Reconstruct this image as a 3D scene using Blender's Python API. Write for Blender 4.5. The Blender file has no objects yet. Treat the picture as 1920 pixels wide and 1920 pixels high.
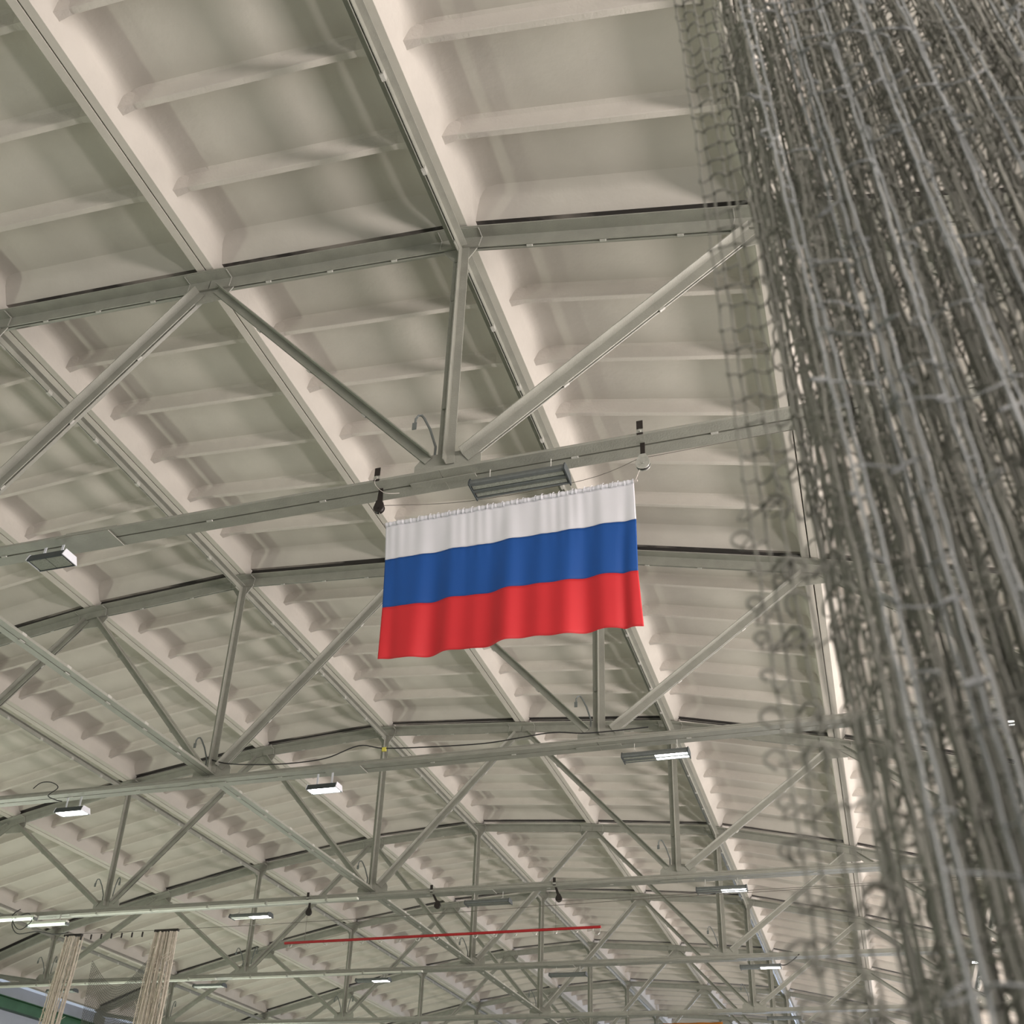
import bpy, bmesh, math, random
from mathutils import Vector, Matrix
random.seed(7)
S = bpy.context.scene
COL = S.collection

# ------------------------------------------------------------------ camera
CAMR = ((0.9499938760051675, 0.3099163630997357, 0.038255502031881744),
        (-0.11815012895643569, 0.47013368811975403, -0.8746512804097959),
        (-0.2890539440662524, 0.8263934675310245, 0.483240782883433))
cd = bpy.data.cameras.new('camera'); cam = bpy.data.objects.new('camera', cd); COL.objects.link(cam)
r_, d_, f_ = [Vector(v) for v in CAMR]
u_ = -d_; b_ = -f_
cam.matrix_world = Matrix(((r_.x, u_.x, b_.x, 3.10535), (r_.y, u_.y, b_.y, -7.3585), (r_.z, u_.z, b_.z, -6.09815), (0, 0, 0, 1)))
cd.sensor_width = 36; cd.lens = 36 * 2067.0 / 1920
cd.shift_x = 31.0 / 1920; cd.shift_y = 262.2 / 1920
cd.clip_start = 0.05; cd.clip_end = 300
cd.dof.use_dof = True; cd.dof.focus_distance = 11.0; cd.dof.aperture_fstop = 5.0
S.camera = cam

# ------------------------------------------------------------------ colour management, world
S.view_settings.view_transform = 'Standard'; S.view_settings.look = 'None'
S.view_settings.gamma = 1; S.view_settings.use_curve_mapping = False
S.view_settings.exposure = -0.12
w = bpy.data.worlds.new('world'); S.world = w; w.use_nodes = True
w.node_tree.nodes['Background'].inputs[0].default_value = (0.75, 0.85, 1.0, 1)
w.node_tree.nodes['Background'].inputs[1].default_value = 0.6

# ------------------------------------------------------------------ lights: added strips along the two long walls, shaped for the rib shadows
def area(name, loc, rot, sx, sy, power, col):
    l = bpy.data.lights.new(name, 'AREA'); l.shape = 'RECTANGLE'; l.size = sx; l.size_y = sy
    l.energy = power; l.color = col
    o = bpy.data.objects.new(name, l); COL.objects.link(o); o.location = loc; o.rotation_euler = rot
    return o
HY0, HY1 = -18.0, 54.0
YM, YL = (HY0 + 38.0) / 2, 38.0 - HY0
PIh = math.pi / 2
area('window_light_right_high', (8.95, YM, -1.0), (0, PIh, 0), 0.8, YL, 5000, (1.0, 0.88, 0.84))
area('window_light_right_low', (8.95, YM, -4.6), (0, PIh, 0), 1.0, YL, 2300, (1.0, 0.90, 0.86))
area('window_light_left_high', (-21.0, YM, -3.2), (0, -PIh, 0), 0.9, YL, 850, (0.95, 1.0, 0.76))
area('window_light_left_low', (-21.0, YM, -6.3), (0, -PIh, 0), 1.0, YL, 2900, (0.96, 1.0, 0.80))
area('gable_window_light', (2.0, 53.6, -0.5), (-PIh, 0, 0), 12, 2.5, 2200, (0.72, 0.80, 1.0))

# ------------------------------------------------------------------ materials
def mat(name, col, rough=0.6, metal=0.0, noise=0.06, scale=3.0, bump=0.0, bscale=40.0, emit=None, es=0.0, spec=0.4, stains=0.0, trans=0.0):
    m = bpy.data.materials.new(name); m.use_nodes = True; nt = m.node_tree; b = nt.nodes['Principled BSDF']
    b.inputs['Roughness'].default_value = rough; b.inputs['Metallic'].default_value = metal
    b.inputs['Specular IOR Level'].default_value = spec
    tc = nt.nodes.new('ShaderNodeTexCoord'); nz = nt.nodes.new('ShaderNodeTexNoise')
    nz.inputs['Scale'].default_value = scale; nz.inputs['Detail'].default_value = 5
    nt.links.new(tc.outputs['Object'], nz.inputs['Vector'])
    mx = nt.nodes.new('ShaderNodeMix'); mx.data_type = 'RGBA'
    mr = nt.nodes.new('ShaderNodeMapRange'); mr.inputs[1].default_value = 0.3; mr.inputs[2].default_value = 0.7
    nt.links.new(nz.outputs['Fac'], mr.inputs[0]); nt.links.new(mr.outputs[0], mx.inputs[0])
    mx.inputs[6].default_value = tuple(max(0, c * (1 - noise)) for c in col) + (1,)
    mx.inputs[7].default_value = tuple(min(1, c * (1 + noise)) for c in col) + (1,)
    out = mx.outputs[2]
    if stains > 0:
        n2 = nt.nodes.new('ShaderNodeTexNoise'); n2.inputs['Scale'].default_value = 9; n2.inputs['Detail'].default_value = 8
        nt.links.new(tc.outputs['Object'], n2.inputs['Vector'])
        m2 = nt.nodes.new('ShaderNodeMapRange'); m2.inputs[1].default_value = 0.66; m2.inputs[2].default_value = 0.74
        m2.inputs[4].default_value = stains
        nt.links.new(n2.outputs['Fac'], m2.inputs[0])
        x2 = nt.nodes.new('ShaderNodeMix'); x2.data_type = 'RGBA'
        nt.links.new(m2.outputs[0], x2.inputs[0]); nt.links.new(out, x2.inputs[6])
        x2.inputs[7].default_value = (0.28, 0.24, 0.2, 1); out = x2.outputs[2]
    nt.links.new(out, b.inputs['Base Color'])
    if bump > 0:
        n3 = nt.nodes.new('ShaderNodeTexNoise'); n3.inputs['Scale'].default_value = bscale; n3.inputs['Detail'].default_value = 4
        nt.links.new(tc.outputs['Object'], n3.inputs['Vector'])
        bp = nt.nodes.new('ShaderNodeBump'); bp.inputs['Strength'].default_value = bump; bp.inputs['Distance'].default_value = 0.01
        nt.links.new(n3.outputs['Fac'], bp.inputs['Height']); nt.links.new(bp.outputs[0], b.inputs['Normal'])
    if emit:
        b.inputs['Emission Color'].default_value = emit + (1,); b.inputs['Emission Strength'].default_value = es
    if trans:
        b.inputs['Transmission Weight'].default_value = trans
    return m
M = dict(
    concrete=mat('white_painted_concrete', (0.53, 0.505, 0.455), 0.85, noise=0.07, scale=1.3, bump=0.35, bscale=14, spec=0.2),
    rib=mat('white_painted_concrete_rib', (0.55, 0.52, 0.47), 0.85, noise=0.05, scale=3, bump=0.5, bscale=30, spec=0.2),
    grout=mat('dark_joint', (0.06, 0.055, 0.05), 0.95),
    deck=mat('roof_deck', (0.3, 0.3, 0.28), 0.9),
    steel=mat('grey_green_steel_paint', (0.285, 0.29, 0.25), 0.42, noise=0.10, scale=5, bump=0.25, bscale=60, stains=0.25, spec=0.5),
    packer=mat('weld_paint', (0.44, 0.44, 0.40), 0.5, bump=0.5, bscale=90),
    dark=mat('black_steel', (0.018, 0.014, 0.012), 0.5),
    zinc=mat('zinc_plate', (0.45, 0.46, 0.42), 0.4, metal=0.5, noise=0.15, scale=30),
    lampbody=mat('grey_aluminium', (0.17, 0.19, 0.185), 0.4, metal=0.4, noise=0.08, scale=20),
    lampdark=mat('dark_lamp_body', (0.05, 0.06, 0.062), 0.5),
    lampwhite=mat('pale_bracket', (0.6, 0.62, 0.66), 0.5),
    lens=mat('lamp_lens', (0.30, 0.32, 0.28), 0.2, noise=0.2, scale=80, spec=0.8),
    lenson=mat('lit_lamp_lens', (0.9, 0.9, 0.9), 0.3, emit=(1.0, 1.0, 0.97), es=26.0),
    tube=mat('lit_lamp_tube', (0.9, 0.9, 0.9), 0.3, emit=(0.86, 1.0, 0.80), es=1.6),
    tray=mat('white_cable_tray', (0.55, 0.57, 0.50), 0.4),  # pale colour of tube lamp bodies and of strips added as reflections
    fwhite=mat('white_cloth', (0.62, 0.63, 0.66), 0.65, noise=0.02, bump=0.15, bscale=300),
    fblue=mat('blue_cloth', (0.006, 0.068, 0.28), 0.6, noise=0.03, bump=0.15, bscale=300),
    fred=mat('red_cloth', (0.54, 0.022, 0.028), 0.6, noise=0.03, bump=0.15, bscale=300),
    cord=mat('pale_cord', (0.45, 0.42, 0.38), 0.8),
    wire=mat('thin_dark_wire', (0.12, 0.11, 0.09), 0.6),
    cable=mat('black_cable', (0.03, 0.03, 0.03), 0.6),
    redpole=mat('red_painted_pole', (0.33, 0.018, 0.02), 0.45),
    netf=mat('pale_grey_nylon_twine', (0.27, 0.285, 0.28), 0.5, noise=0.15, scale=6, bump=0.3, bscale=500),  # same twine, bluish highlights of the front strands put into a paler colour
    netc=mat('grey_nylon_twine', (0.20, 0.20, 0.17), 0.6, noise=0.2, scale=6, bump=0.3, bscale=500),
    netw=mat('cream_net_twine', (0.55, 0.50, 0.42), 0.8, noise=0.15, scale=10),
    netd=mat('dark_net_twine', (0.10, 0.10, 0.09), 0.8),
    wall=mat('bluish_white_wall', (0.34, 0.38, 0.43), 0.8, noise=0.05, bump=0.1),
    green=mat('green_painted_steel', (0.035, 0.11, 0.055), 0.5, noise=0.15),
    floor=mat('sports_floor', (0.09, 0.09, 0.065), 0.5, noise=0.05),
    frame=mat('white_window_frame', (0.7, 0.7, 0.7), 0.5),
    glass=mat('window_glass', (0.5, 0.6, 0.65), 0.1, emit=(0.8, 0.9, 1.0), es=0.8),  # glowing panes of the made-up wall windows
    orange=mat('orange_cloth', (0.45, 0.16, 0.02), 0.7),
    yellow=mat('yellow_tag', (0.6, 0.55, 0.1), 0.6),
)

# partly painted end-rib underside, its shade put in as dark patches along the hall
pm = bpy.data.materials.new('half_painted_dirty_concrete'); pm.use_nodes = True; nt = pm.node_tree; b = nt.nodes['Principled BSDF']
ge = nt.nodes.new('ShaderNodeNewGeometry'); nz = nt.nodes.new('ShaderNodeTexNoise'); nz.inputs['Scale'].default_value = 0.55; nz.inputs['Detail'].default_value = 6
nt.links.new(ge.outputs['Position'], nz.inputs['Vector'])
mr = nt.nodes.new('ShaderNodeMapRange'); mr.inputs[1].default_value = 0.47; mr.inputs[2].default_value = 0.56
mx = nt.nodes.new('ShaderNodeMix'); mx.data_type = 'RGBA'; mx.inputs[6].default_value = (0.05, 0.045, 0.04, 1); mx.inputs[7].default_value = (0.35, 0.32, 0.28, 1)
nt.links.new(nz.outputs['Fac'], mr.inputs[0]); nt.links.new(mr.outputs[0], mx.inputs[0]); nt.links.new(mx.outputs[2], b.inputs['Base Color'])
b.inputs['Roughness'].default_value = 0.9
M['patchy'] = pm

# ------------------------------------------------------------------ helpers
def tag(o, label=None, cat=None, group=None, kind=None):
    if label: o['label'] = label
    if cat: o['category'] = cat
    if group: o['group'] = group
    if kind: o['kind'] = kind
    return o
def empty(name, loc=(0, 0, 0), label=None, cat=None, group=None, kind=None):
    o = bpy.data.objects.new(name, None); COL.objects.link(o); o.location = loc; o.empty_display_size = 0.1
    return tag(o, label, cat, group, kind)
def mesh_of(bm, name, mats, smooth=None):
    bmesh.ops.recalc_face_normals(bm, faces=bm.faces)
    if smooth is not None:
        for f in bm.faces: f.smooth = True
        for e in bm.edges:
            if len(e.link_faces) == 2 and e.calc_face_angle(3) > smooth: e.smooth = False
    me = bpy.data.meshes.new(name); bm.to_mesh(me); bm.free()
    for m in (mats if isinstance(mats, (list, tuple)) else [mats]): me.materials.append(m)
    return me
def link(name, me, parent=None, loc=(0, 0, 0), rot=(0, 0, 0), scale=(1, 1, 1)):
    o = bpy.data.objects.new(name, me); COL.objects.link(o)
    if parent: o.parent = parent
    o.location = loc; o.rotation_euler = rot; o.scale = scale
    return o
def obj(name, bm, mats, parent=None, smooth=None, **k):
    return link(name, mesh_of(bm, name, mats, smooth), parent, **k)
def box(bm, x0, x1, y0, y1, z0, z1, mi=0):
    vs = [bm.verts.new((x, y, z)) for x in (x0, x1) for y in (y0, y1) for z in (z0, z1)]
    for q in ((0, 1, 3, 2), (4, 6, 7, 5), (0, 4, 5, 1), (2, 3, 7, 6), (0, 2, 6, 4), (1, 5, 7, 3)):
        bm.faces.new([vs[i] for i in q]).material_index = mi
def prism(bm, pts, A, B, ex, ey, mi=0, cap=True):
    """extrude the closed profile pts (in ex, ey) from A to B"""
    A = Vector(A); B = Vector(B)
    ra = [bm.verts.new(A + ex * p + ey * q) for p, q in pts]
    rb = [bm.verts.new(B + ex * p + ey * q) for p, q in pts]
    n = len(pts)
    for i in range(n):
        bm.faces.new((ra[i], ra[(i + 1) % n], rb[(i + 1) % n], rb[i])).material_index = mi
    if cap:
        bm.faces.new(ra).material_index = mi; bm.faces.new(rb[::-1]).material_index = mi
def tube(bm, pts, r, n=6, mi=0, closed=False):
    pts = [Vector(p) for p in pts]; rings = []
    L = len(pts)
    for i, p in enumerate(pts):
        if closed: t = pts[(i + 1) % L] - pts[i - 1]
        else: t = pts[min(i + 1, L - 1)] - pts[max(i - 1, 0)]
        if t.length < 1e-9: t = Vector((0, 0, 1))
        t.normalize()
        a = t.cross(Vector((0.13, 0.21, 0.97)))
        if a.length < 1e-3: a = t.cross(Vector((1, 0, 0)))
        a.normalize(); b = t.cross(a)
        rr = r[i] if isinstance(r, (list, tuple)) else r
        rings.append([bm.verts.new(p + (a * math.cos(2 * math.pi * k / n) + b * math.sin(2 * math.pi * k / n)) * rr) for k in range(n)])
    for i in range(L if closed else L - 1):
        A, B = rings[i], rings[(i + 1) % L]
        for k in range(n):
            bm.faces.new((A[k], A[(k + 1) % n], B[(k + 1) % n], B[k])).material_index = mi
    if not closed and n > 2:
        bm.faces.new(rings[0][::-1]).material_index = mi; bm.faces.new(rings[-1]).material_index = mi
def angle_pair(bm, A, B, perp, a, b, t, gap, top=True, packers=1.0, ext=0.006):
    """two steel angles back to back; perp = the direction across the pair, legs a (outstanding) and b (in plane)"""
    A = Vector(A); B = Vector(B); ax = (B - A); L = ax.length; ax.normalize()
    n = Vector(perp); n = (n - ax * n.dot(ax)).normalized()
    w = ax.cross(n)
    if w.z < 0 or (abs(w.z) < 1e-6 and w.x < 0): w = -w
    h = b / 2; s = 1 if top else -1
    for sg in (-1, 1):
        g = gap / 2
        P = [(sg * g, -s * h), (sg * g, s * h), (sg * (g + a), s * h), (sg * (g + a), s * (h - t)), (sg * (g + t), s * (h - t)), (sg * (g + t), -s * h)]
        prism(bm, P, A, B, n, w)
    if packers:
        k = max(1, int(L / packers))
        for i in range(1, k + 1):
            c = A + ax * (L * i / (k + 1))
            e0 = -h - (0.0 if not top else ext * 2); e1 = h + (ext if not top else 0)
            if not top: e0 = -h - ext
            P = [(-gap / 2 - 0.001, e0), (gap / 2 + 0.001, e0), (gap / 2 + 0.001, h - 0.012), (-gap / 2 - 0.001, h - 0.012)]
            prism(bm, P, c - ax * 0.03, c + ax * 0.03, n, w, mi=1)

# ------------------------------------------------------------------ dimensions (metres; z = 0 is the bottom chord)
TX = {-21: -21.0, -18: -18.35, -15: -15.1, -12: -12.16, -9: -8.89, -6: -6.0, -3: -3.0, 0: 0.0, 3: 2.985, 6: 6.0, 9: 9.0}
TH = {-21: 0.45, -18: 1.45, -15: 2.26, -12: 2.88, -9: 3.37, -6: 3.556, -3: 3.322, 0: 3.03, 3: 2.343, 6: 1.5, 9: 0.45}
NX = sorted(TX)
TY = [-18.1, -12.1, -6.1, -0.07, 5.905, 11.94, 17.93, 23.85, 29.9, 35.9, 41.9, 47.9, 53.9]   # truss 1 of the photo is index 3
CH = 0.15
ZTOP = CH / 2 + 0.012

# ------------------------------------------------------------------ setting: floor, walls, roof deck
FZ = -7.6
bm = bmesh.new(); box(bm, -21.3, 9.3, HY0 - .3, HY1 + .3, FZ - 0.2, FZ); tag(obj('floor', bm, M['floor']), kind='structure')
def wall_x(name, x0, x1, zt):
    bm = bmesh.new(); box(bm, x0, x1, HY0 - .3, HY1 + .3, FZ, zt)
    return tag(obj(name, bm, M['wall']), kind='structure')
wall_x('wall_left', -21.6, -21.3, 0.55); wall_x('wall_right', 9.3, 9.6, 0.55)
for nm, ya, yb in (('wall_back', HY0 - .6, HY0 - .3), ('wall_front', HY1 + .3, HY1 + .6)):
    bm = bmesh.new()
    P = [(-21.6, FZ), (9.6, FZ), (9.6, 0.55)] + [(TX[k], TH[k] + 0.45) for k in reversed(NX)] + [(-21.6, 0.55)]
    prism(bm, P, (0, ya, 0), (0, yb, 0), Vector((1, 0, 0)), Vector((0, 0, 1)))
    tag(obj(nm, bm, M['wall']), kind='structure')
# made-up windows around the added light strips of the long walls
wn = 0
for xs, zc, hh in ((9.22, -1.0, 0.8), (9.22, -4.6, 1.0), (-21.22, -3.2, 0.9), (-21.22, -6.3, 1.0)):
    wn += 1
    root = empty('window_%d' % wn, (xs, YM, zc), kind='structure')
    bm = bmesh.new(); s = 1 if xs < 0 else -1
    box(bm, -0.08, 0.08, -YL / 2, YL / 2, hh / 2, hh / 2 + 0.08); box(bm, -0.08, 0.08, -YL / 2, YL / 2, -hh / 2 - 0.08, -hh / 2)
    for i in range(25):
        y = -YL / 2 + i * YL / 24; box(bm, -0.06, 0.06, y - 0.04, y + 0.04, -hh / 2, hh / 2)
    obj('window_frame', bm, M['frame'], root)
    bm = bmesh.new(); box(bm, -0.03, 0.03, -YL / 2, YL / 2, -hh / 2, hh / 2); obj('pane', bm, M['glass'], root)

# ------------------------------------------------------------------ ceiling: ribbed concrete slabs 3 x 6 m
W2, L2 = 1.492, 2.985
SD = 0.31
def slab_bm():
    bm = bmesh.new(); under = []; X = Vector((1, 0, 0)); Z = Vector((0, 0, 1)); Y = Vector((0, 1, 0))
    half = [(-W2, 0.0), (-W2 + 0.095, 0.0), (-W2 + 0.102, 0.008), (-W2 + 0.175, 0.225), (-W2 + 0.195, 0.262), (-W2 + 0.235, 0.292), (-W2 + 0.30, 0.305), (-W2 + 0.42, SD)]
    P = half + [(-x, z) for x, z in reversed(half)] + [(W2, SD + 0.03), (-W2, SD + 0.03)]
    prism(bm, P, (0, -L2, 0), (0, L2, 0), X, Z)
    for s in (-1, 1):     # end ribs
        Q = [(s * L2 * 0.999, 0.115), (s * (L2 - 0.055), 0.115), (s * (L2 - 0.062), 0.122), (s * (L2 - 0.19), 0.25), (s * (L2 - 0.25), 0.29), (s * (L2 - 0.36), SD + 0.01), (s * L2 * 0.999, SD + 0.01)]
        prism(bm, Q, (-W2 + 0.05, 0, 0), (W2 - 0.05, 0, 0), Y, Z)
    for f in bm.faces:      # unpainted underside of the end ribs, with the shade there put into its colour
        if all(abs(v.co.z - 0.115) < 1e-4 for v in f.verts): f.material_index = 1
    return bm
def rib_bm():
    bm = bmesh.new(); Y = Vector((0, 1, 0)); Z = Vector((0, 0, 1))
    Q = [(-0.028, 0.150), (0.028, 0.150), (0.033, 0.156), (0.048, 0.262), (0.065, 0.292), (0.11, SD + 0.008), (-0.11, SD + 0.008), (-0.065, 0.292), (-0.048, 0.262), (-0.033, 0.156)]
    xs = [-W2 + 0.12, -W2 + 0.26, W2 - 0.26, W2 - 0.12]
    prism(bm, Q, (xs[0], 0, 0), (xs[3], 0, 0), Y, Z)
    # haunched ends
    for s in (-1, 1):
        A = [(-0.05, 0.12), (0.05, 0.12), (0.10, SD), (-0.10, SD)]
        n = 4
        ra = [bm.verts.new((s * (W2 - 0.10), y, z)) for y, z in A]
        rb = [bm.verts.new((s * (W2 - 0.30), y * 0.62, z if k > 1 else 0.151)) for k, (y, z) in enumerate(A)]
        for i in range(n): bm.faces.new((ra[i], ra[(i + 1) % n], rb[(i + 1) % n], rb[i]))
        bm.faces.new(ra); bm.faces.new(rb[::-1])
    return bm
ceil = empty('ceiling', (0, 0, 0), kind='structure')
me_slab = mesh_of(slab_bm(), 'roof_slab', [M['concrete'], M['patchy']], smooth=math.radians(32))
me_rib = mesh_of(rib_bm(), 'cross_rib', M['rib'], smooth=math.radians(25))
me_deck = None
for k in range(len(TY) - 1):
    y0, y1 = TY[k], TY[k + 1]; yc = (y0 + y1) / 2; sy = (y1 - y0 - 0.09) / (2 * L2)
    for i in range(len(NX) - 1):
        if k < 2 and i < 4: pass
        a, b = NX[i], NX[i + 1]
        ax, bx, az, bz = TX[a], TX[b], TH[a] + ZTOP, TH[b] + ZTOP
        L = math.hypot(bx - ax, bz - az); th = -math.atan2(bz - az, bx - ax)
        sl = link('roof_slab', me_slab, ceil, ((ax + bx) / 2, yc, (az + bz) / 2 + 0.004), (0, th, 0), ((L - 0.020) / (2 * W2), sy, 1))
        if k >= 1:
            for j in range(5):
                link('cross_rib', me_rib, sl, (random.uniform(-.004, .004), -L2 + 1.035 + j * 0.978, random.uniform(-.004, .004)))
bm = bmesh.new()
P = [(TX[k], TH[k] + ZTOP + SD + 0.036) for k in NX]; P = P + [(x, z + 0.12) for x, z in reversed(P)]
prism(bm, P, (0, HY0 - .6, 0), (0, HY1 + .6, 0), Vector((1, 0, 0)), Vector((0, 0, 1)))
obj('roof_deck', bm, M['deck'], ceil)
for k in range(1, len(TY) - 1):      # dark joint filling over every truss
    bm = bmesh.new()
    P = [(TX[q], TH[q] + ZTOP + 0.13) for q in NX]; P = P + [(x, z + 0.215) for x, z in reversed(P)]
    prism(bm, P, (0, TY[k] - 0.045, 0), (0, TY[k] + 0.045, 0), Vector((1, 0, 0)), Vector((0, 0, 1)))
    obj('joint_filling', bm, M['grout'], ceil)

# ------------------------------------------------------------------ roof trusses
YV = Vector((0, 1, 0))
ST = [M['steel'], M['packer']]
parts = []          # (name, mesh)
def part(name, bm, mats=ST): parts.append((name, mesh_of(bm, name, mats)))
def nd(k, dz=0.0): return Vector((TX[k], 0, TH[k] + dz))
G = 0.020
for i in range(len(NX) - 1):
    a, b = NX[i], NX[i + 1]
    bm = bmesh.new(); angle_pair(bm, nd(a), nd(b), YV, 0.15, CH, 0.012, G, True, 1.0); part('top_chord', bm)
# splice covers and gussets at the upper nodes
for i, k in enumerate(NX[1:-1], 1):
    bm = bmesh.new()
    for kk, sgn in ((NX[i - 1], -1), (NX[i + 1], 1)):
        d = (nd(kk) - nd(k)).normalized()
        n = YV; wv = d.cross(n)
        if wv.z < 0: wv = -wv
        g = G / 2 + 0.012; h = CH / 2 - 0.012
        ln = 0.27 if k % 6 else 0.22
        P = [(-g, -h - 0.012), (-g, h), (-g - 0.128, h), (-g - 0.128, h - 0.010), (-g - 0.010, h - 0.010), (-g - 0.010, -h - 0.012)]
        prism(bm, P, nd(k) - d * 0.003, nd(k) + d * ln, n, wv, mi=0)
        prism(bm, [(-g - 0.012, -h - .014), (-g - 0.012, h - .012), (-g - .13, h - 0.012), (-g - 0.13, h - .017), (-g - .016, h - .017), (-g - .016, -h - .014)], nd(k) + d * (ln - 0.004), nd(k) + d * (ln + 0.004), n, wv, mi=1)
    part('splice_angle', bm)
    bm = bmesh.new(); x, z = TX[k], TH[k]
    if k % 6: P = [(x - 0.30, z + .04), (x - 0.30, z - .10), (x - 0.20, z - 0.25), (x + 0.20, z - 0.25), (x + 0.30, z - 0.10), (x + 0.30, z + .04)]
    else: P = [(x - 0.19, z + .04), (x - 0.19, z - .08), (x - 0.08, z - 0.24), (x + 0.08, z - 0.24), (x + 0.19, z - 0.08), (x + 0.19, z + .04)]
    prism(bm, P, (0, -0.006, 0), (0, 0.006, 0), Vector((1, 0, 0)), Vector((0, 0, 1))); part('gusset_plate', bm)
# bottom chord (6 m lengths) and its gussets
BN = [-21, -18, -12, -6, 0, 6, 9]
ZB = 0.06
for i in range(len(BN) - 1):
    bm = bmesh.new(); angle_pair(bm, (TX[BN[i]] + 0.004, 0, ZB), (TX[BN[i + 1]] - 0.004, 0, ZB), YV, 0.13, 0.125, 0.011, G, False, 1.25); part('bottom_chord', bm)
for k in BN[1:-1]:
    x = TX[k]; bm = bmesh.new()
    P = [(x - 0.30, 0.03), (x - 0.30, 0.20), (x - 0.22, 0.30), (x + 0.30, 0.30), (x + 0.34, 0.22), (x + 0.34, 0.03)]
    prism(bm, P, (0, -0.006, 0), (0, 0.006, 0), Vector((1, 0, 0)), Vector((0, 0, 1))); part('gusset_plate', bm)
    # cover strip under the chord joint
    bm = bmesh.new(); box(bm, x - 0.32, x + 0.30, -0.028, 0.028, ZB - 0.0625 - 0.008, ZB - 0.0625 + 0.002); part('cover_plate', bm, M['steel'])
# a field splice left of node -3
bm = bmesh.new(); box(bm, -4.05, -3.45, -0.135, 0.135, ZB - 0.0625 - 0.010, ZB - 0.0625 - 0.001)
box(bm, -4.05, -3.45, -0.035, -0.020, ZB - .05, ZB + 0.062); part('splice_plate', bm, M['steel'])
# diagonals
for k in BN[1:-1]:
    for s in (-1, 1):
        kk = k + 3 * s
        if kk not in TX or kk in (-21, 9) and False: continue
        A = Vector((TX[k], 0, ZB)); B = nd(kk); d = (B - A).normalized()
        a0 = 0.24 if abs(kk) != 21 else 0.22
        tension = (kk < -6) == (s < 0)
        sz = 0.09 if (kk, s) in ((-3, -1), (-9, 1)) else 0.105
        e = 0.14
        if kk in (-21, 9): e = 0.05
        bm = bmesh.new(); angle_pair(bm, A + d * a0, B - d * e, YV, sz, sz, 0.010, G, True, 1.15, ext=0.008); part('diagonal', bm)
# posts: star of two angles
for k in BN[1:-1]:
    x = TX[k]; z0, z1 = ZB + 0.10, TH[k] - 0.05; a = 0.088; t = 0.010; g = G / 2
    bm = bmesh.new()
    P1 = [(0.004, -g), (a, -g), (a, -g - t), (0.004 + t, -g - t), (0.004 + t, -g - a), (0.004, -g - a)]
    P2 = [(-x_, -y_) for x_, y_ in P1]
    prism(bm, P1, (x, 0, z0), (x, 0, z1), Vector((1, 0, 0)), YV); prism(bm, P2, (x, 0, z0 + .14), (x, 0, z1), Vector((1, 0, 0)), YV)
    nb = max(1, int((z1 - z0) / 0.8))
    for i in range(1, nb + 1):
        z = z0 + (z1 - z0) * i / (nb + 1)
        if i % 2: box(bm, x - 0.07, x + 0.07, -g, g, z - 0.03, z + 0.03)
        else: box(bm, x - 0.007, x + 0.007, -0.07, 0.07, z - 0.03, z + 0.03)
    part('post', bm)
    for s in ((-1,) if k > -12 else (-1, 1)):      # bent rod hook beside the post
        bm = bmesh.new(); xx = x + s * 0.12
        pts = [(xx, 0.02, 0.28), (xx + 0 * s, 0.02, 0.42), (xx + 0.05 * s, -0.02, 0.60), (xx + 0.105 * s, -0.05, 0.72), (xx + 0.13 * s, -0.06, 0.755), (xx + 0.16 * s, -0.07, 0.75), (xx + 0.18 * s, -0.075, 0.71), (xx + 0.185 * s, -0.075, 0.64)]
        tube(bm, pts, 0.012, 6); box(bm, xx + 0.185 * s - 0.022, xx + 0.185 * s + 0.022, -0.085, -0.078, 0.58, 0.66)
        part('rod_hook', bm, M['lampbody'])
# end bearing plates
for k in (-21, 9):
    bm = bmesh.new(); x = TX[k]; s = 1 if k < 0 else -1
    prism(bm, [(x - .1 * s, -0.0), (x + 0.35 * s, 0.0), (x + 0.35 * s, 0.3), (x - 0.1 * s, 0.5)], (0, -0.006, 0), (0, 0.006, 0), Vector((1, 0, 0)), Vector((0, 0, 1))); part('bearing_plate', bm, M['steel'])
ORD = {3: 'nearest', 4: 'second', 5: 'third', 6: 'fourth', 7: 'fifth', 8: 'sixth', 9: 'seventh', 10: 'eighth', 11: 'farthest'}
TDESC = {3: 'nearest grey-green steel roof truss, the one the flag hangs from',
         4: 'second steel roof truss from the front, passing behind the flag',
         5: 'third steel roof truss from the front, next beyond the flag',
         6: 'fourth steel roof truss from the front, behind the red pole',
         7: 'fifth steel roof truss from the front, low in the picture',
         8: 'sixth steel roof truss from the front, small and far away',
         9: 'seventh steel roof truss from the front, at the bottom edge',
         10: 'eighth steel roof truss, farthest one still showing its curved top'}
for t in range(3, 11):
    r = empty('roof_truss', (0, TY[t], 0), TDESC[t], 'roof truss', 'steel roof trusses across the hall')
    for nm, me in parts:
        if nm == 'rod_hook' and t > 7: continue
        link(nm, me, r)

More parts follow.
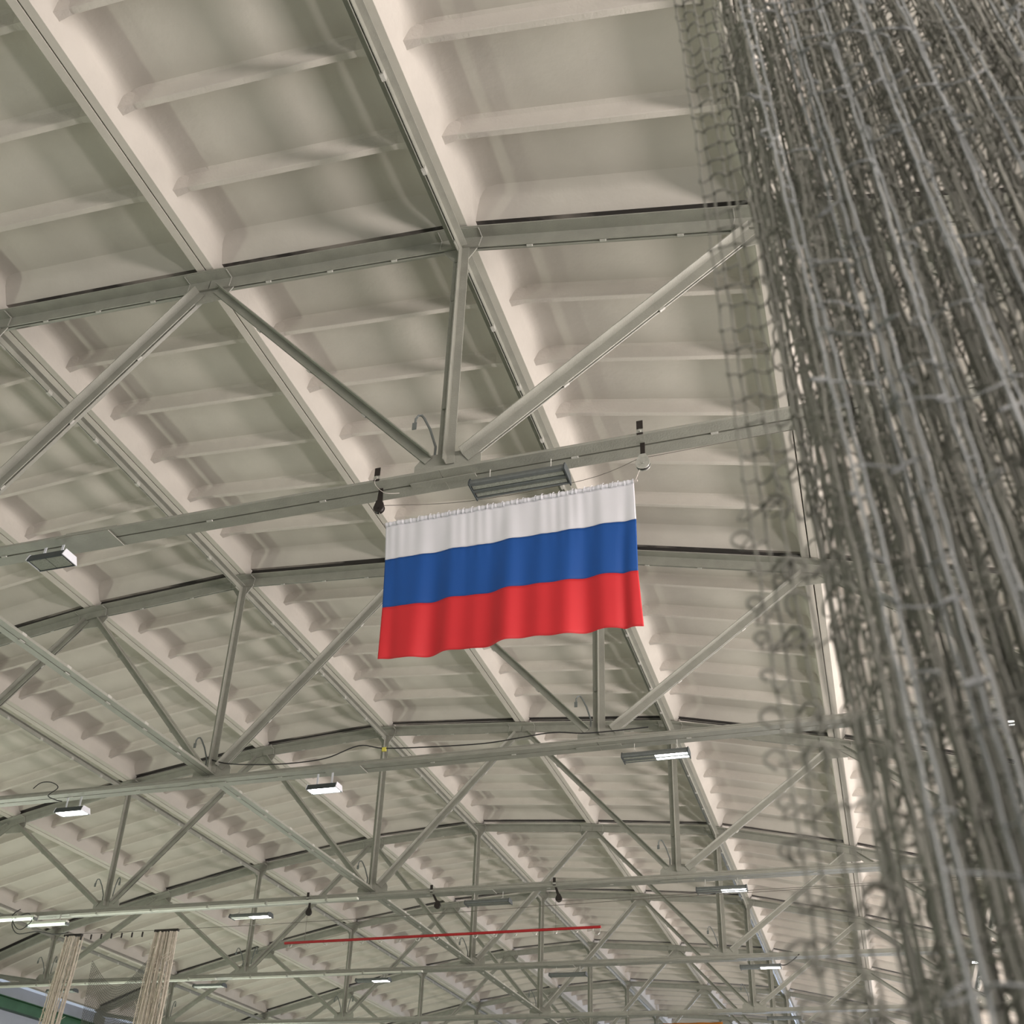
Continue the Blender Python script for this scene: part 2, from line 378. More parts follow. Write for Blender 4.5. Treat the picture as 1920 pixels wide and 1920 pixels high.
# ------------------------------------------------------------------ longitudinal struts between the trusses
CN = {-18: 'far left', -12: 'left', -6: 'middle', 0: 'right-middle', 6: 'right'}
for t in range(2, 10):
    for k in (-18, -12, -6, 0, 6):
        if t == 2 and k < -5: continue
        z = TH[k] - 0.135
        y0, y1 = TY[t] + 0.06, TY[t + 1] - 0.06
        root = empty('roof_strut', (TX[k], (y0 + y1) / 2, z), None, 'strut')
        fr = 'in front of the nearest truss' if t == 2 else 'between the %s and %s trusses' % (ORD[t], ORD[t + 1])
        tag(root, 'lengthwise steel roof strut on the %s post line %s' % (CN[k], fr), group='roof struts under the slab joints')
        hl = (y1 - y0) / 2
        bm = bmesh.new(); angle_pair(bm, (0, -hl, 0), (0, hl, 0), (1, 0, 0), 0.075, 0.085, 0.008, 0.014, True, 0, ext=0.01)
        obj('angle_pair', bm, ST, root)
        for i in range(1, 6):
            bm = bmesh.new(); y = -hl + 2 * hl * i / 6; box(bm, -0.020, 0.020, y - 0.035, y + 0.035, -0.054, 0.0); obj('packing_plate', bm, M['packer'], root)
        for ya, yb in ((-hl - 0.05, -hl + 0.15), (hl - 0.15, hl + 0.05)):
            bm = bmesh.new(); box(bm, -0.006, 0.006, ya, yb, -0.07, 0.06); obj('end_plate', bm, M['steel'], root)
for t in range(3, 9):
    y0, y1 = TY[t] + 0.02, TY[t + 1] - 0.02; hl = (y1 - y0) / 2
    root = empty('bottom_strut', (TX[-6], (y0 + y1) / 2, 0.17), 'heavy lengthwise strut joining the lower chords of the %s and %s trusses' % (ORD[t], ORD[t + 1]), 'strut', 'struts between the lower chords')
    bm = bmesh.new(); angle_pair(bm, (0, -hl, 0), (0, hl, 0), (1, 0, 0), 0.10, 0.10, 0.009, 0.014, False, 0)
    obj('angle_pair', bm, ST, root)
    for i in range(1, 7):
        bm = bmesh.new(); y = -hl + 2 * hl * i / 7; box(bm, -0.018, 0.018, y - 0.04, y + 0.04, -0.060, 0.055); obj('packing_plate', bm, M['packer'], root)

# ------------------------------------------------------------------ lamps
def lens_strip(bm, x0, x1):
    for yc in (-0.052, 0.052):
        P = [(yc - 0.026, -0.062), (yc - 0.02, -0.070), (yc + 0.02, -0.070), (yc + 0.026, -0.062)]
        prism(bm, P, (x0, 0, 0), (x1, 0, 0), YV, Vector((0, 0, 1)))
def long_lamp(x, y, z, label, lit, L=0.86):
    r = empty('linear_lamp', (x, y, z), label, 'lamp', 'long lamps under the trusses'); h = L / 2
    bm = bmesh.new()
    P = [(-0.085, 0.0), (-0.112, -0.045), (-0.112, -0.064), (-0.083, -0.070), (-0.083, -0.058), (-0.020, -0.058), (-0.014, -0.074), (0.014, -0.074), (0.020, -0.058), (0.083, -0.058), (0.083, -0.070), (0.112, -0.064), (0.112, -0.045), (0.085, 0.0), (0.03, 0.012), (-0.03, 0.012)]
    prism(bm, P, (-h, 0, 0), (h, 0, 0), YV, Vector((0, 0, 1))); obj('lamp_body', bm, M['lampbody'], r)
    for s in (-1, 1):
        bm = bmesh.new()
        prism(bm, [(-0.095, 0.006), (-0.122, -0.045), (-0.122, -0.078), (0.122, -0.078), (0.122, -0.045), (0.095, 0.006), (0, 0.022)], (s * h, 0, 0), (s * (h + 0.012), 0, 0), YV, Vector((0, 0, 1)))
        obj('end_cap', bm, M['lampdark'], r)
        bm = bmesh.new(); xx = s * h * 0.66
        tube(bm, [(xx - 0.015, 0, 0.0), (xx - 0.018, 0, 0.035), (xx, 0, 0.062), (xx + 0.018, 0, 0.035), (xx + 0.015, 0, 0.0)], 0.0055, 6)
        tube(bm, [(xx, 0, 0.055), (xx, 0, 0.16)], 0.005, 5); obj('hanger_hook', bm, M['packer'], r)
    bm = bmesh.new(); lens_strip(bm, -h + 0.01, 0.0); obj('lens', bm, M['lens'], r)
    bm = bmesh.new(); lens_strip(bm, 0.0, h - 0.01); o = obj('lens', bm, M['lenson'] if lit else M['lens'], r)  # one half glows alone, copying the glare of the beam angle
    if lit: o['label'] = 'brightly lit lens'
    return r
def short_lamp(x, y, z, label, lit, L=0.50):
    r = empty('floodlight', (x, y, z), label, 'lamp', 'short floodlights under the trusses'); h = L / 2
    bm = bmesh.new()
    P = [(-0.075, 0.0), (-0.11, -0.075), (-0.095, -0.085), (-0.09, -0.070), (0.09, -0.070), (0.095, -0.085), (0.11, -0.075), (0.075, 0.0)]
    prism(bm, P, (-h, 0, 0), (h, 0, 0), YV, Vector((0, 0, 1))); obj('lamp_body', bm, M['lampdark'], r)
    bm = bmesh.new(); box(bm, -h + 0.02, -0.005, -0.085, 0.085, -0.078, -0.071); box(bm, 0.005, h - 0.02, -0.085, 0.085, -0.078, -0.071); obj('lens', bm, M['lenson'] if lit else M['lens'], r)
    for s in (-1, 1):
        bm = bmesh.new(); box(bm, s * h - (0.012 if s > 0 else 0), s * h + (0 if s > 0 else 0.012), -0.085, 0.085, -0.06, 0.01) if False else prism(bm, [(-0.08, 0.008), (-0.115, -0.078), (0.115, -0.078), (0.08, 0.008)], (s * h, 0, 0), (s * (h + 0.01), 0, 0), YV, Vector((0, 0, 1)))
        obj('end_cap', bm, M['lampwhite'], r)
        bm = bmesh.new(); xx = s * h * 0.5; box(bm, xx - 0.014, xx + 0.014, -0.015, -0.009, -0.002, 0.115 + (0.07 if lit else 0)); box(bm, xx - 0.02, xx + 0.02, -0.02, 0.02, -0.002, 0.006); obj('bracket', bm, M['lampwhite'], r)
    if lit: r.children[1]['label'] = 'glaring white lit lens'
    return r
LZ = -0.115
T = TY
long_lamp(0.72, T[3] - 0.03, LZ - .035, 'unlit long grey lamp under the nearest truss just above the flag', False, 0.84)
short_lamp(-4.14, T[3] - 0.03, LZ - .02, 'unlit short dark floodlight under the nearest truss at left edge', False, 0.42)
long_lamp(0.76, T[4], LZ - .055, 'long half-lit lamp under the second truss below the flag', True)
short_lamp(-4.05, T[4], LZ - .09, 'glaring short floodlight under the second truss, below left of the flag', True, 0.46)
short_lamp(-8.37, T[4], LZ - .09, 'glaring short floodlight under the second truss at far left', True, 0.5)
long_lamp(5.0, T[4], LZ - .03, 'lit lamp under the second truss seen glinting through the right net', True)
long_lamp(-3.57, T[5], LZ - .06, 'unlit long grey lamp under the third truss near picture centre', False)
long_lamp(0.78, T[5], LZ - .055, 'long half-lit lamp under the third truss, right of centre', True)
long_lamp(-8.6, T[5], LZ - .07, 'long half-lit lamp under the third truss, left of the red pole', True)
long_lamp(5.1, T[5], LZ - .03, 'lit lamp under the third truss hidden behind the right net', True)
long_lamp(-3.6, T[6], LZ - .05, 'unlit long lamp under the fourth truss below the red pole', False)
long_lamp(0.8, T[6], LZ - .02, 'long half-lit lamp under the fourth truss, right of centre', True)
long_lamp(-8.55, T[6], LZ - .02, 'long half-lit lamp under the fourth truss, left of centre', True)
long_lamp(-13.15, T[6], LZ - .02, 'unlit long lamp under the fourth truss right of the hanging cream nets', False)
long_lamp(-17.7, T[6], LZ - .02, 'unlit long lamp under the fourth truss at the far left corner', False)
long_lamp(5.15, T[6], LZ - .05, 'lit lamp under the fourth truss glinting through the right net', True)
long_lamp(0.78, T[7], LZ, 'unlit dark lamp under the fifth truss at the bottom edge', False)

# fluorescent pair with tangled cable at the left of the third truss
for j, (x0, x1, yy, zz, lb) in enumerate(((-15.3, -13.75, -0.17, -0.07, 'greenish lit tube lamp under the third truss at left edge'), (-13.95, -12.95, -0.10, -0.20, 'lower greenish lit tube lamp below the left end of the third truss'))):
    r = empty('tube_lamp', ((x0 + x1) / 2, T[5] + yy, zz), lb, 'lamp'); h = (x1 - x0) / 2
    bm = bmesh.new(); box(bm, -h, h, -0.05, 0.05, 0.03, 0.075); obj('lamp_body', bm, M['tray'], r)
    for q in (-0.028, 0.028):
        bm = bmesh.new(); tube(bm, [(-h + 0.03, q, 0.0), (h - 0.03, q, 0.0)], 0.019, 8); obj('lamp_tube', bm, M['tube'], r)
    for s in (-1, 1):
        bm = bmesh.new(); box(bm, s * h - 0.02, s * h + 0.02, -0.05, 0.05, -0.03, 0.03); obj('end_cap', bm, M['lampbody'], r)
    bm = bmesh.new(); box(bm, -0.3, -0.28, -0.01, 0.01, 0.07, 0.07 + (0.06 if j == 0 else 0.16)); box(bm, 0.28, 0.3, -0.01, 0.01, 0.07, 0.07 + (0.06 if j == 0 else 0.16)); obj('hanger_hook', bm, M['packer'], r)
def wander(p0, p1, n, amp, seed):
    rr = random.Random(seed); p0 = Vector(p0); p1 = Vector(p1); out = []
    for i in range(n + 1):
        f = i / n; q = p0.lerp(p1, f); s = math.sin(math.pi * f)
        out.append(q + Vector((rr.uniform(-1, 1), rr.uniform(-1, 1), rr.uniform(-1, 1))) * amp * s)
    return out
def smooth_pts(P, n=6):
    P = [Vector(p) for p in P]; out = []
    for i in range(len(P) - 1):
        a = P[max(i - 1, 0)]; b = P[i]; c = P[i + 1]; d = P[min(i + 2, len(P) - 1)]
        for k in range(n):
            t = k / n
            out.append(0.5 * ((2 * b) + (c - a) * t + (2 * a - 5 * b + 4 * c - d) * t * t + (3 * b - a - 3 * c + d) * t ** 3))
    out.append(P[-1]); return out
def cable(name, pts, r, m, label, cat, n=6, group=None):
    bm = bmesh.new(); tube(bm, smooth_pts(pts), r, n); o = obj(name, bm, m, smooth=1.2)
    return tag(o, label, cat, group)
cable('cable', [(-14.2, T[5] - .16, 0.16), (-14.35, T[5] - .19, 0.02), (-14.2, T[5] - .2, -0.22), (-14.0, T[5] - .22, -0.30), (-13.8, T[5] - .2, -0.12), (-13.95, T[5] - .2, 0.05), (-14.3, T[5] - .2, -0.1), (-14.1, T[5] - .2, -0.38), (-13.6, T[5] - .2, -0.36), (-13.2, T[5] - .15, -0.42), (-12.85, T[5] - .12, -0.40)], 0.011, M['cable'], 'tangled black cable looping around the tube lamps at left', 'cable')
cable('cable', [(-6.05, T[4] - .02, 0.40), (-5.7, T[4] - .10, 0.26), (-5.2, T[4] - .15, 0.17), (-4.6, T[4] - .15, 0.13), (-4.0, T[4] - .15, 0.155), (-3.5, T[4] - .15, 0.30), (-3.1, T[4] - .15, 0.22), (-2.4, T[4] - .15, 0.17), (-1.6, T[4] - .15, 0.14), (-1.1, T[4] - .15, 0.17), (-0.6, T[4] - .15, 0.20), (-0.1, T[4] - .15, 0.14), (0.7, T[4] - .15, 0.14)], 0.009, M['cable'], 'loose black cable lying along the lower chord of the second truss', 'cable')
cable('cable', [(-9.1, T[4] - .14, 0.14), (-8.95, T[4] - .17, 0.21), (-8.75, T[4] - .17, 0.20), (-8.6, T[4] - .17, 0.10), (-8.75, T[4] - .17, -0.02), (-8.6, T[4] - .16, -0.10), (-8.5, T[4] - .12, -0.12)], 0.008, M['cable'], 'short curled black cable above the far left glaring floodlight', 'cable')
cable('cable', [(1.2, T[6], -0.14), (1.35, T[6] - .05, -0.16), (1.55, T[6] - .1, -0.05), (1.66, T[6] - .1, 0.05)], 0.011, M['cable'], 'short black cable curving up from the lamp on the fourth truss', 'cable')
bm = bmesh.new(); box(bm, -3.12, -3.06, T[4] - .165, T[4] - .14, 0.17, 0.23); tag(obj('cable_tag', bm, M['yellow']), 'small yellow tag on the loose cable of the second truss', 'tag')

# conduits, and white strips added as bright reflections along the lower chords
for t, x0, x1 in ((4, -12.0, 6.0), (5, -12.7, 6.0), (6, -18, 1.0)):
    bm = bmesh.new(); tube(bm, [(x0, T[t] - 0.085, 0.04), (x1, T[t] - 0.085, 0.04)], 0.03, 8)
    tag(obj('conduit', bm, M['steel'], smooth=1.2), 'grey conduit pipe lying along the lower chord of the %s truss' % ORD[t], 'pipe', 'conduits on the trusses')
for t, x0, x1 in ((5, -12.85, -6.2), (5, -18.4, -15.4), (6, -12.4, -7.2), (6, -20.8, -12.9)):
    r = empty('cable_tray', ((x0 + x1) / 2, T[t] - 0.16, -0.035), 'white cable tray under the %s truss, %s piece' % (ORD[t], 'right' if x0 > -13 else 'left'), 'cable tray'); h = (x1 - x0) / 2
    bm = bmesh.new(); box(bm, -h, h, -0.045, 0.045, -0.02, 0.02); obj('tray', bm, M['tray'], r)
    for i in range(5):
        bm = bmesh.new(); xx = -h + 2 * h * (i + 0.5) / 5; box(bm, xx - 0.02, xx + 0.02, -0.048, 0.02, -0.024, 0.045); obj('clip', bm, M['steel'], r)

# ------------------------------------------------------------------ pulleys
def pulley(x, t, label, zinc, side=0.0, s=1.0, dz=0.0):
    r = empty('pulley', (x, T[t], 0), label, 'pulley', 'pulleys hanging from the trusses')
    bm = bmesh.new(); box(bm, -0.027, 0.027, -0.142, -0.136, 0.0, 0.15); obj('bracket', bm, M['dark'], r)
    bm = bmesh.new(); box(bm, -0.03, 0.03, -0.146, -0.14, 0.02, 0.055); tube(bm, [(0, -0.155, 0.038), (0, -0.12, 0.038)], 0.014, 6); obj('bolt', bm, M['zinc'], r)
    bm = bmesh.new(); w0 = 0.02 if zinc else 0.03; prism(bm, [(-0.02, 0.0), (0.02, 0.0), (w0 + side, -0.18), (-w0 + side, -0.18)], (0, -0.035, 0), (0, -0.027, 0), Vector((1, 0, 0)), Vector((0, 0, 1))); obj('strap', bm, M['dark'], r)
    m = M['zinc'] if zinc else M['dark']
    zc = -0.225 + dz; R = 0.062 * s
    for yy in (-0.052, -0.018):
        bm = bmesh.new()
        P = [(side + R * math.cos(a), zc + R * math.sin(a)) for a in [math.radians(q) for q in range(-210, 31, 20)]] + [(side + 0.026, zc + R + 0.03), (side - 0.026, zc + R + 0.03)]
        prism(bm, P, (0, yy, 0), (0, yy + 0.006, 0), Vector((1, 0, 0)), Vector((0, 0, 1))); obj('cheek_plate', bm, m, r)
    bm = bmesh.new()
    P = [(side + R * 0.93 * math.cos(a), zc + R * 0.93 * math.sin(a)) for a in [math.radians(q) for q in range(0, 360, 20)]]
    prism(bm, P, (0, -0.042, 0), (0, -0.024, 0), Vector((1, 0, 0)), Vector((0, 0, 1))); obj('wheel', bm, M['dark'], r)
    bm = bmesh.new(); tube(bm, [(side, -0.058, zc), (side, -0.008, zc)], 0.012, 8); obj('axle', bm, m, r)
    return r
pulley(-0.60, 3, 'black pulley under the nearest truss at the left end of the flag', False, 0.0, 0.8)
pulley(1.80, 3, 'pale round pulley under the nearest truss at the right end of the flag', True)
pulley(-7.3, 5, 'black pulley under the third truss near the left end of the red pole', False)
pulley(-4.68, 5, 'black pulley under the third truss tilted above the middle of red pole', False, 0.10)
pulley(-2.25, 5, 'black pulley under the third truss above the right end of red pole', False, 0.06)

# ------------------------------------------------------------------ flag
fy = -0.115
FL = empty('hanging_flag', (0.62, T[3] + fy + 0.07, -0.42), 'hanging flag of white, blue and red horizontal stripes under the nearest truss', 'flag')
CL = [(-0.508, -0.45), (-0.485, -0.806), (-0.464, -1.298), (-0.454, -1.805)]
CR = [(1.722, -0.421), (1.731, -0.781), (1.732, -1.268), (1.761, -1.768)]
def cloth_pt(u, v):
    """u 0..1 along, v 0..3 down through the stripes"""
    i = min(2, int(v)); f = v - i
    xl = CL[i][0] + (CL[i + 1][0] - CL[i][0]) * f; zl = CL[i][1] + (CL[i + 1][1] - CL[i][1]) * f
    xr = CR[i][0] + (CR[i + 1][0] - CR[i][0]) * f; zr = CR[i][1] + (CR[i + 1][1] - CR[i][1]) * f
    x = xl + (xr - xl) * u; z = zl + (zr - zl) * u
    dn = v / 3.0
    y = 0.017 * dn * math.sin(u * 31 + 0.6 * dn + 1.2) + 0.009 * (0.3 + dn) * math.sin(u * 53 + 2 + dn * 1.5) + 0.03 * dn * dn * math.sin(u * 9.5 - 0.8)
    y += 0.0018 * (1 - dn) * math.sin(u * 140 + 3 * math.sin(u * 17)) * (1 if v < 1.2 else 0.2)
    y += 0.03 * dn * math.exp(-((u - 0.04) / 0.03) ** 2) + 0.03 * dn * math.exp(-((u - 0.965 + 0.03 * dn) / 0.02) ** 2)
    z += 0.010 * dn * math.sin(u * 22 + 1.5)
    return Vector((x - 0.62, y - 0.0, z + 0.42))
NU = 200
for s, (nm, mt) in enumerate((('white_stripe', 'fwhite'), ('blue_stripe', 'fblue'), ('red_stripe', 'fred'))):
    bm = bmesh.new(); nv = 16; g = []
    for j in range(nv + 1):
        g.append([bm.verts.new(cloth_pt(i / NU, s + j / nv)) for i in range(NU + 1)])
    for j in range(nv):
        for i in range(NU): bm.faces.new((g[j][i], g[j][i + 1], g[j + 1][i + 1], g[j + 1][i]))
    o = obj(nm, bm, M[mt], FL, smooth=2.5)
    md = o.modifiers.new('thickness', 'SOLIDIFY'); md.thickness = 0.0015
# pole sleeve with gathers
bm = bmesh.new(); g = []
for i in range(221):
    u = i / 220; c = cloth_pt(u, 0) + Vector((0, 0, 0.018)); ring = []
    rr = 0.021 + 0.003 * math.sin(i * 1.7) + 0.002 * math.sin(i * 0.6)
    for k in range(10):
        a = 2 * math.pi * k / 10; ring.append(bm.verts.new(c + Vector((0.006 * math.sin(i * 0.9), math.cos(a) * rr, math.sin(a) * rr))))
    g.append(ring)
for i in range(220):
    for k in range(10): bm.faces.new((g[i][k], g[i][(k + 1) % 10], g[i + 1][(k + 1) % 10], g[i + 1][k]))
obj('pole_sleeve', bm, M['fwhite'], FL, smooth=2.0)
bm = bmesh.new(); a = cloth_pt(0, 0); b = cloth_pt(1, 0); tube(bm, [a + Vector((-0.02, 0, 0.018)), b + Vector((0.03, 0, 0.018))], 0.011, 8); obj('flag_pole', bm, M['cord'], FL)
# thread ties over the sleeve
rr = random.Random(3)
for i in range(22):
    u = 0.15 + 0.84 * ((i + rr.uniform(-.4, .4)) / 22); c = cloth_pt(min(u, .99), 0) + Vector((0, 0, 0.018)); bm = bmesh.new()
    tube(bm, [c + Vector((0.016 * (k / 6 - .5), -math.cos(-1.3 + 2.6 * k / 6) * 0.027, math.sin(-1.3 + 2.6 * k / 6) * 0.029)) for k in range(7)], 0.0028, 5)
    obj('thread_tie', bm, M['fwhite'], FL)
for i, (x, p) in enumerate(((-1.15, (-0.60 - 0.62, 0.02, 0.42 - 0.26)), (1.13, (1.77 - 0.62, 0.02, 0.42 - 0.27)))):
    e = cloth_pt(i, 0) + Vector((0.01 if i else -0.01, 0, 0.02)); bm = bmesh.new(); tube(bm, [e, e.lerp(Vector(p), .5) + Vector((0, 0, -.004)), Vector(p)], 0.003, 5); obj('cord', bm, M['cord'], FL)
cable('rope', [(-0.57, T[3] - .035, -0.20), (0.2, T[3] + .125, -0.185), (1.25, T[3] + .125, -0.165), (1.78, T[3] - .035, -0.16)], 0.0028, M['wire'], 'thin rope running between the two pulleys over the flag', 'rope', 5)
cable('rope', [(1.82, T[3] - .035, -0.165), (4.0, T[3] - .035, -0.12), (8.9, T[3] - .035, -0.06)], 0.0028, M['wire'], 'thin rope leading right from the pale pulley behind the net', 'rope', 5)
cable('rope', [(-0.58, T[3] - .15, 0.03), (-0.61, T[3] - .155, -0.0), (-0.60, T[3] - .13, -0.05), (-0.53, T[3] - .08, -0.10), (-0.45, T[3] + .04, -0.03)], 0.0028, M['cord'], 'loose pale rope end looped around the left pulley bracket', 'rope', 5)

# ------------------------------------------------------------------ red pole with rings, its ropes
RP0 = Vector((-7.76, T[5], -0.80)); RP1 = Vector((-1.41, T[5], -0.77))
rp = empty('red_pole', tuple((RP0 + RP1) / 2), 'long thin red pole with metal rings hanging under the third truss', 'pole')
h = (RP1 - RP0).length / 2
bm = bmesh.new(); tube(bm, [(-h, 0, -0.015), (h, 0, 0.015)], 0.027, 8); obj('pole_bar', bm, M['redpole'], rp, smooth=1.2)
for i in range(17):
    x = -h + 0.12 + (2 * h - 0.2) * i / 16; bm = bmesh.new(); R = 0.05 if i < 16 else 0.085
    tube(bm, [(x + 0.008 * math.sin(i), R * math.cos(a), 0.015 * x / h - R + 0.028 + R * math.sin(a)) if False else (x + R * 0.8 * math.cos(a), 0.012 * math.sin(a), 0.015 * x / h - R * 0.75 + R * math.sin(a)) for a in [2 * math.pi * k / 12 for k in range(12)]], 0.010, 5, closed=True)
    obj('ring', bm, M['zinc'], rp)
for x in (-0.03 - h + 0.46, h - 0.84):
    bm = bmesh.new(); tube(bm, [(x, 0, 0.02), (x, -0.02, 0.52)], 0.0035, 5); obj('hanging_cord', bm, M['wire'], rp)
cable('rope', [(-13.2, T[5] - .10, -0.425), (-9, T[5] - .10, -0.44), (-4.5, T[5] - .10, -0.40), (0, T[5] - .10, -0.33), (8.9, T[5] - .10, -0.27)], 0.0055, M['wire'], 'thin wire stretched lengthwise below the third truss', 'wire', 5)
cable('rope', [(-2.2, T[5] - .14, -0.30), (2, T[5] - .14, -0.29), (8.9, T[5] - .14, -0.24)], 0.005, M['wire'], 'thin rope leading right from the pulley above the red pole', 'rope', 5)

# ------------------------------------------------------------------ cream nets gathered on the wire far left
def gathered(xc, wtop, wbot, n, label, yy, lean):
    r = empty('gathered_net', (xc, yy, -0.45), label, 'net', 'cream divider nets')
    rr = random.Random(int(-xc * 10)); zb = FZ + 0.45 + 0.05
    for i in range(n):
        f = (i + 0.5) / n - 0.5; bm = bmesh.new(); pts = []
        ph = rr.uniform(0, 6); yo = rr.uniform(-0.12, 0.12); xo = rr.uniform(-.5, .5)
        for k in range(15):
            g = k / 14; z = -0.03 + (zb + 0.03) * g
            wd = wtop * (1 - g) + wbot * g if g > 0.15 else wtop * (1 - g) + wbot * g - 0.0
            pts.append((f * wd + lean * g + 0.02 * math.sin(ph + g * 9) + xo * wd / n, yo * (0.3 + g) + 0.03 * math.sin(ph * 2 + g * 7), z))
        tube(bm, pts, 0.014, 5)
        for k in range(12):          # loose loops of twine
            g = rr.uniform(0.02, 0.6); z = zb * g; wd = wtop * (1 - g) + wbot * g; x = f * wd + lean * g
            s = rr.uniform(.03, .09); tube(bm, [(x - s, yo, z), (x, yo - .03, z - s * 1.2), (x + s, yo, z - s * .2)], 0.005, 3)
        obj('net_strand', bm, M['netw'], r)
    bm = bmesh.new(); box(bm, -wtop / 2 - 0.03, wtop / 2 + 0.03, -0.03, 0.03, -0.03, 0.02); obj('ring_row', bm, M['dark'], r)
    return r
gathered(-12.72, 0.38, 0.7, 24, 'cream net bunched on the wire at the far lower left', T[5] - 0.1, -0.45)
gathered(-10.45, 0.50, 1.15, 38, 'thicker cream net bunched on the wire, the right one of two', T[5] - 0.1, -0.22)
r = empty('hanging_net', (-11.7, T[5] - 0.05, -1.6), 'fine dark mesh net hanging between the two bunched cream nets', 'net')
bm = bmesh.new()
def meshpt(u, v):
    return Vector(((u - 0.5) * 1.45, 0.35 + 0.06 * math.sin(u * 5 + v * 3), 0.7 - 0.55 * math.sin(math.pi * u) - v * 3.2 - 0.25 * (u - .5) * v * 0.5))
for i in range(46): tube(bm, [meshpt(i / 45, k / 10) for k in range(11)], 0.0042, 3)
for j in range(64): tube(bm, [meshpt(k / 12, j / 63) for k in range(13)], 0.0042, 3)
o = obj('netting', bm, M['netd'], r); o['kind'] = 'stuff'
for i in range(7):
    bm = bmesh.new(); x = -12.52 + i * 0.25; tube(bm, [(x, T[5] - .1, -0.455), (x, T[5] - .1, -0.56)], 0.018, 5)
    tag(obj('curtain_ring', bm, M['dark']), 'small dark hook on the wire, %s from the left cream net' % ('nearest', 'second', 'third', 'fourth', 'fifth', 'sixth', 'last')[i], 'hook', 'hooks on the wire')

# ------------------------------------------------------------------ left wall beam, far details
bm = bmesh.new(); P = [(-0.12, -0.17), (0.12, -0.17), (0.12, -0.15), (0.01, -0.14), (0.01, 0.14), (0.12, 0.15), (0.12, 0.17), (-0.12, 0.17), (-0.12, 0.15), (-0.01, 0.14), (-0.01, -0.14), (-0.12, -0.15)]
prism(bm, P, (-21.1, 12.2, -0.03), (-21.1, 52, -0.03), Vector((1, 0, 0)), Vector((0, 0, 1)))
tag(obj('eaves_beam', bm, M['green']), 'dark green steel beam along the left wall in the lower left corner', 'beam')
bm = bmesh.new(); g = []
for j in range(7): g.append([bm.verts.new((-3.5 + i * 0.12, 29.6 + 0.03 * math.sin(i * 1.1), 0.86 - j * 0.3)) for i in range(17)])
for j in range(6):
    for i in range(16): bm.faces.new((g[j][i], g[j][i + 1], g[j + 1][i + 1], g[j + 1][i]))
o = obj('orange_banner', bm, M['orange'], smooth=2); o.modifiers.new('thickness', 'SOLIDIFY').thickness = 0.004
tag(o, 'orange banner below the sixth truss at the bottom edge', 'banner')

# ------------------------------------------------------------------ near net curtain at right
ND = Vector((-0.0491, 0.1546, 0.9868))
O = Vector((3.35, -6.2, FZ))
net = empty('net_curtain', tuple(O), 'large blurred grey net curtain hanging close by at the right side', 'net')
rr = random.Random(11)
LM = 0.050; NR = 62
base = []            # (point at z = -5.31, twine radius, kind, rung to the next strand)
xs = [3.034, 3.049, 3.070, 3.084, 3.104, 3.113]
for i, x in enumerate(xs): base.append((Vector((x, -6.255 + 0.006 * (i % 2), -5.31)), 0.0019, 'edge', True))
x = 3.118; i = 0
while x < 3.74:      # folds of the gathered net: strands run back and forth in depth
    ph = i * 0.41 + 0.8 * math.sin(i * 0.11)
    d = 0.17 + 0.17 * math.sin(ph)
    base.append((Vector((x + 0.016 * math.cos(ph) + rr.uniform(-.004, .004), -6.24 + (x - 3.12) * 0.16 + d + rr.uniform(-.01, .01), -5.31)), 0.0022 if i % 5 else 0.0027, 'fold', True))
    x += 0.0027; i += 1
nfold = len(base)
# front leaf: loose pairs of straight strands in front of the folds
for x in (3.150, 3.163, 3.21, 3.222, 3.232, 3.275, 3.286, 3.335, 3.347, 3.356, 3.41, 3.422, 3.47, 3.484, 3.55, 3.565, 3.62):
    base.append((Vector((x, -6.30 + (x - 3.12) * 0.12 + rr.uniform(-.02, .02), -5.31)), 0.0022, 'front', True))
NS = len(base); grid = []
for i in range(NS):
    p0, rad, kind, _ = base[i]
    ph = [rr.uniform(0, 6.28) for _ in range(3)]; row = []
    off = rr.uniform(0, LM) if kind == 'fold' else rr.uniform(0, 0.008)
    am = {'edge': 0.0015, 'front': 0.002, 'fold': 0.004}[kind]
    tw = rr.uniform(-0.012, 0.012) if kind == 'fold' else 0.0
    for j in range(NR):
        z = -6.50 + off + j * LM
        s = (z + 5.31) / ND.z
        p = p0 + ND * s
        p.x += am * math.sin(ph[0] + j * 0.21) + am * 0.4 * math.sin(ph[1] + j * 0.9) + tw * s + 0.0008 * (-1) ** j
        p.y += am * 2 * math.sin(ph[2] + j * 0.25)
        row.append(p - O)
    grid.append(row)
def bend(a, b, v):
    return [a, a.lerp(b, .10) + v * 0.75, a.lerp(b, .35) + v * 1.2, a.lerp(b, .68) + v * 1.1, a.lerp(b, .93) + v * 0.55, b]
CHK = 32
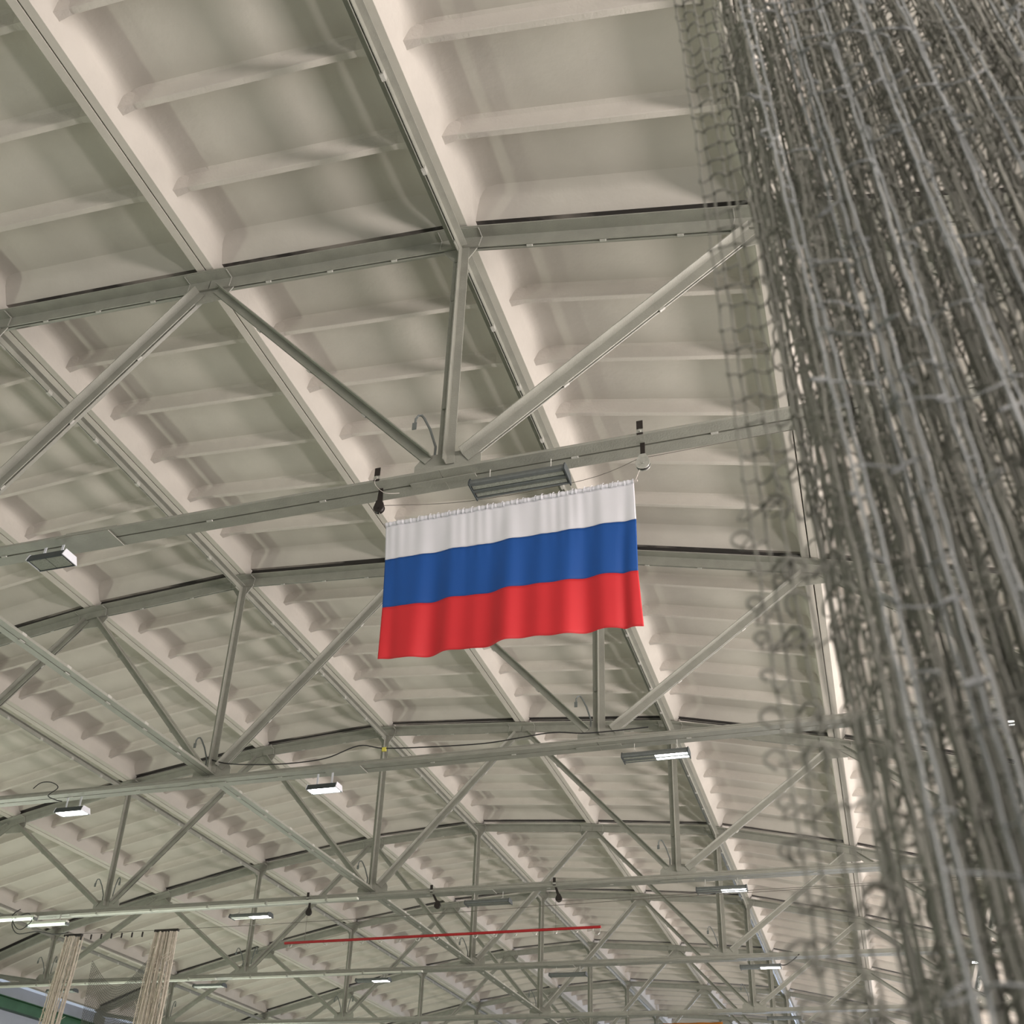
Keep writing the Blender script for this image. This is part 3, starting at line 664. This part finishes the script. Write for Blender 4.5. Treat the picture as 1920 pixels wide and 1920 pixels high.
for c, ce in [(q, min(q + CHK, nfold)) for q in range(0, nfold, CHK)] + [(nfold, NS)]:
    bm = bmesh.new()
    for i in range(c, ce):
        kind = base[i][2]
        tube(bm, grid[i], base[i][1], 5)
        if i + 1 >= NS or base[i + 1][2] != kind: continue
        for j in range(NR):
            a = grid[i][j]; b = grid[i + 1][j]; dd = (b - a).length
            if dd > (0.07 if kind != 'front' else 0.024) and not (kind == 'front' and rr.random() < 0.25 and dd < 0.07): continue
            if kind == 'fold':
                if rr.random() < 0.25: continue
                v = Vector((rr.uniform(-1, 0.8), rr.uniform(-1, .6), rr.uniform(-0.5, 0.1))); sl = rr.uniform(0.25, 0.45) * LM * 0.8
            elif kind == 'edge':
                v = Vector((rr.uniform(-.5, .0), rr.uniform(-.8, 0), rr.uniform(-.9, -.3))); sl = 0.011 if j > 24 else 0.026
                if j <= 24 and i > 0 and j % 2: continue
            else:
                if j % 3 == 1: continue
                v = Vector((rr.uniform(-1, 1), rr.uniform(-.6, 0), rr.uniform(-.6, .2))); sl = rr.choice((0.004, 0.014, 0.026))
            v.normalize(); v *= sl
            tube(bm, bend(a, b, v), 0.0018, 4)
            if rr.random() < 0.10: bmesh.ops.create_icosphere(bm, subdivisions=1, radius=0.0036, matrix=Matrix.Translation(a))
    o = obj('netting', bm, M['netf'] if c >= nfold - 8 else M['netc'], net, smooth=3.0); o['kind'] = 'stuff'
# loose curls of twine sticking out along the free edge
rr = random.Random(5)
bm = bmesh.new()
for j in range(3, 34):
    a = grid[0][j]; R_ = rr.uniform(0.006, 0.013); sx = -1
    if j % 3 == 1 and j > 20: continue
    pts = [a, a + Vector((sx * R_ * .9, -.004, R_ * .5)), a + Vector((sx * R_ * 1.9, -.006, -R_ * .1)), a + Vector((sx * R_ * 2.0, -.006, -R_ * 1.0)), a + Vector((sx * R_ * 1.3, -.006, -R_ * 1.6)), a + Vector((sx * R_ * 1.0, -.006, -R_ * 1.9))]
    if j < 24: tube(bm, smooth_pts(pts, 3), 0.0021, 5)
for j in range(2, 26):
    for i in (1, 3, 4):
        if rr.random() < 0.45: continue
        a = grid[i][j]; R_ = rr.uniform(0.010, 0.018); sx = rr.choice((-1, 1))
        pts = [a, a + Vector((sx * R_ * .9, -.012, R_ * .5)), a + Vector((sx * R_ * 1.9, -.016, -R_ * .2)), a + Vector((sx * R_ * 1.9, -.012, -R_ * 1.1)), a + Vector((sx * R_ * 1.5, -.006, -R_ * 1.7))]
        tube(bm, smooth_pts(pts, 3), 0.0022, 5)
o = obj('twine_curls', bm, M['netc'], net, smooth=2); o['kind'] = 'stuff'
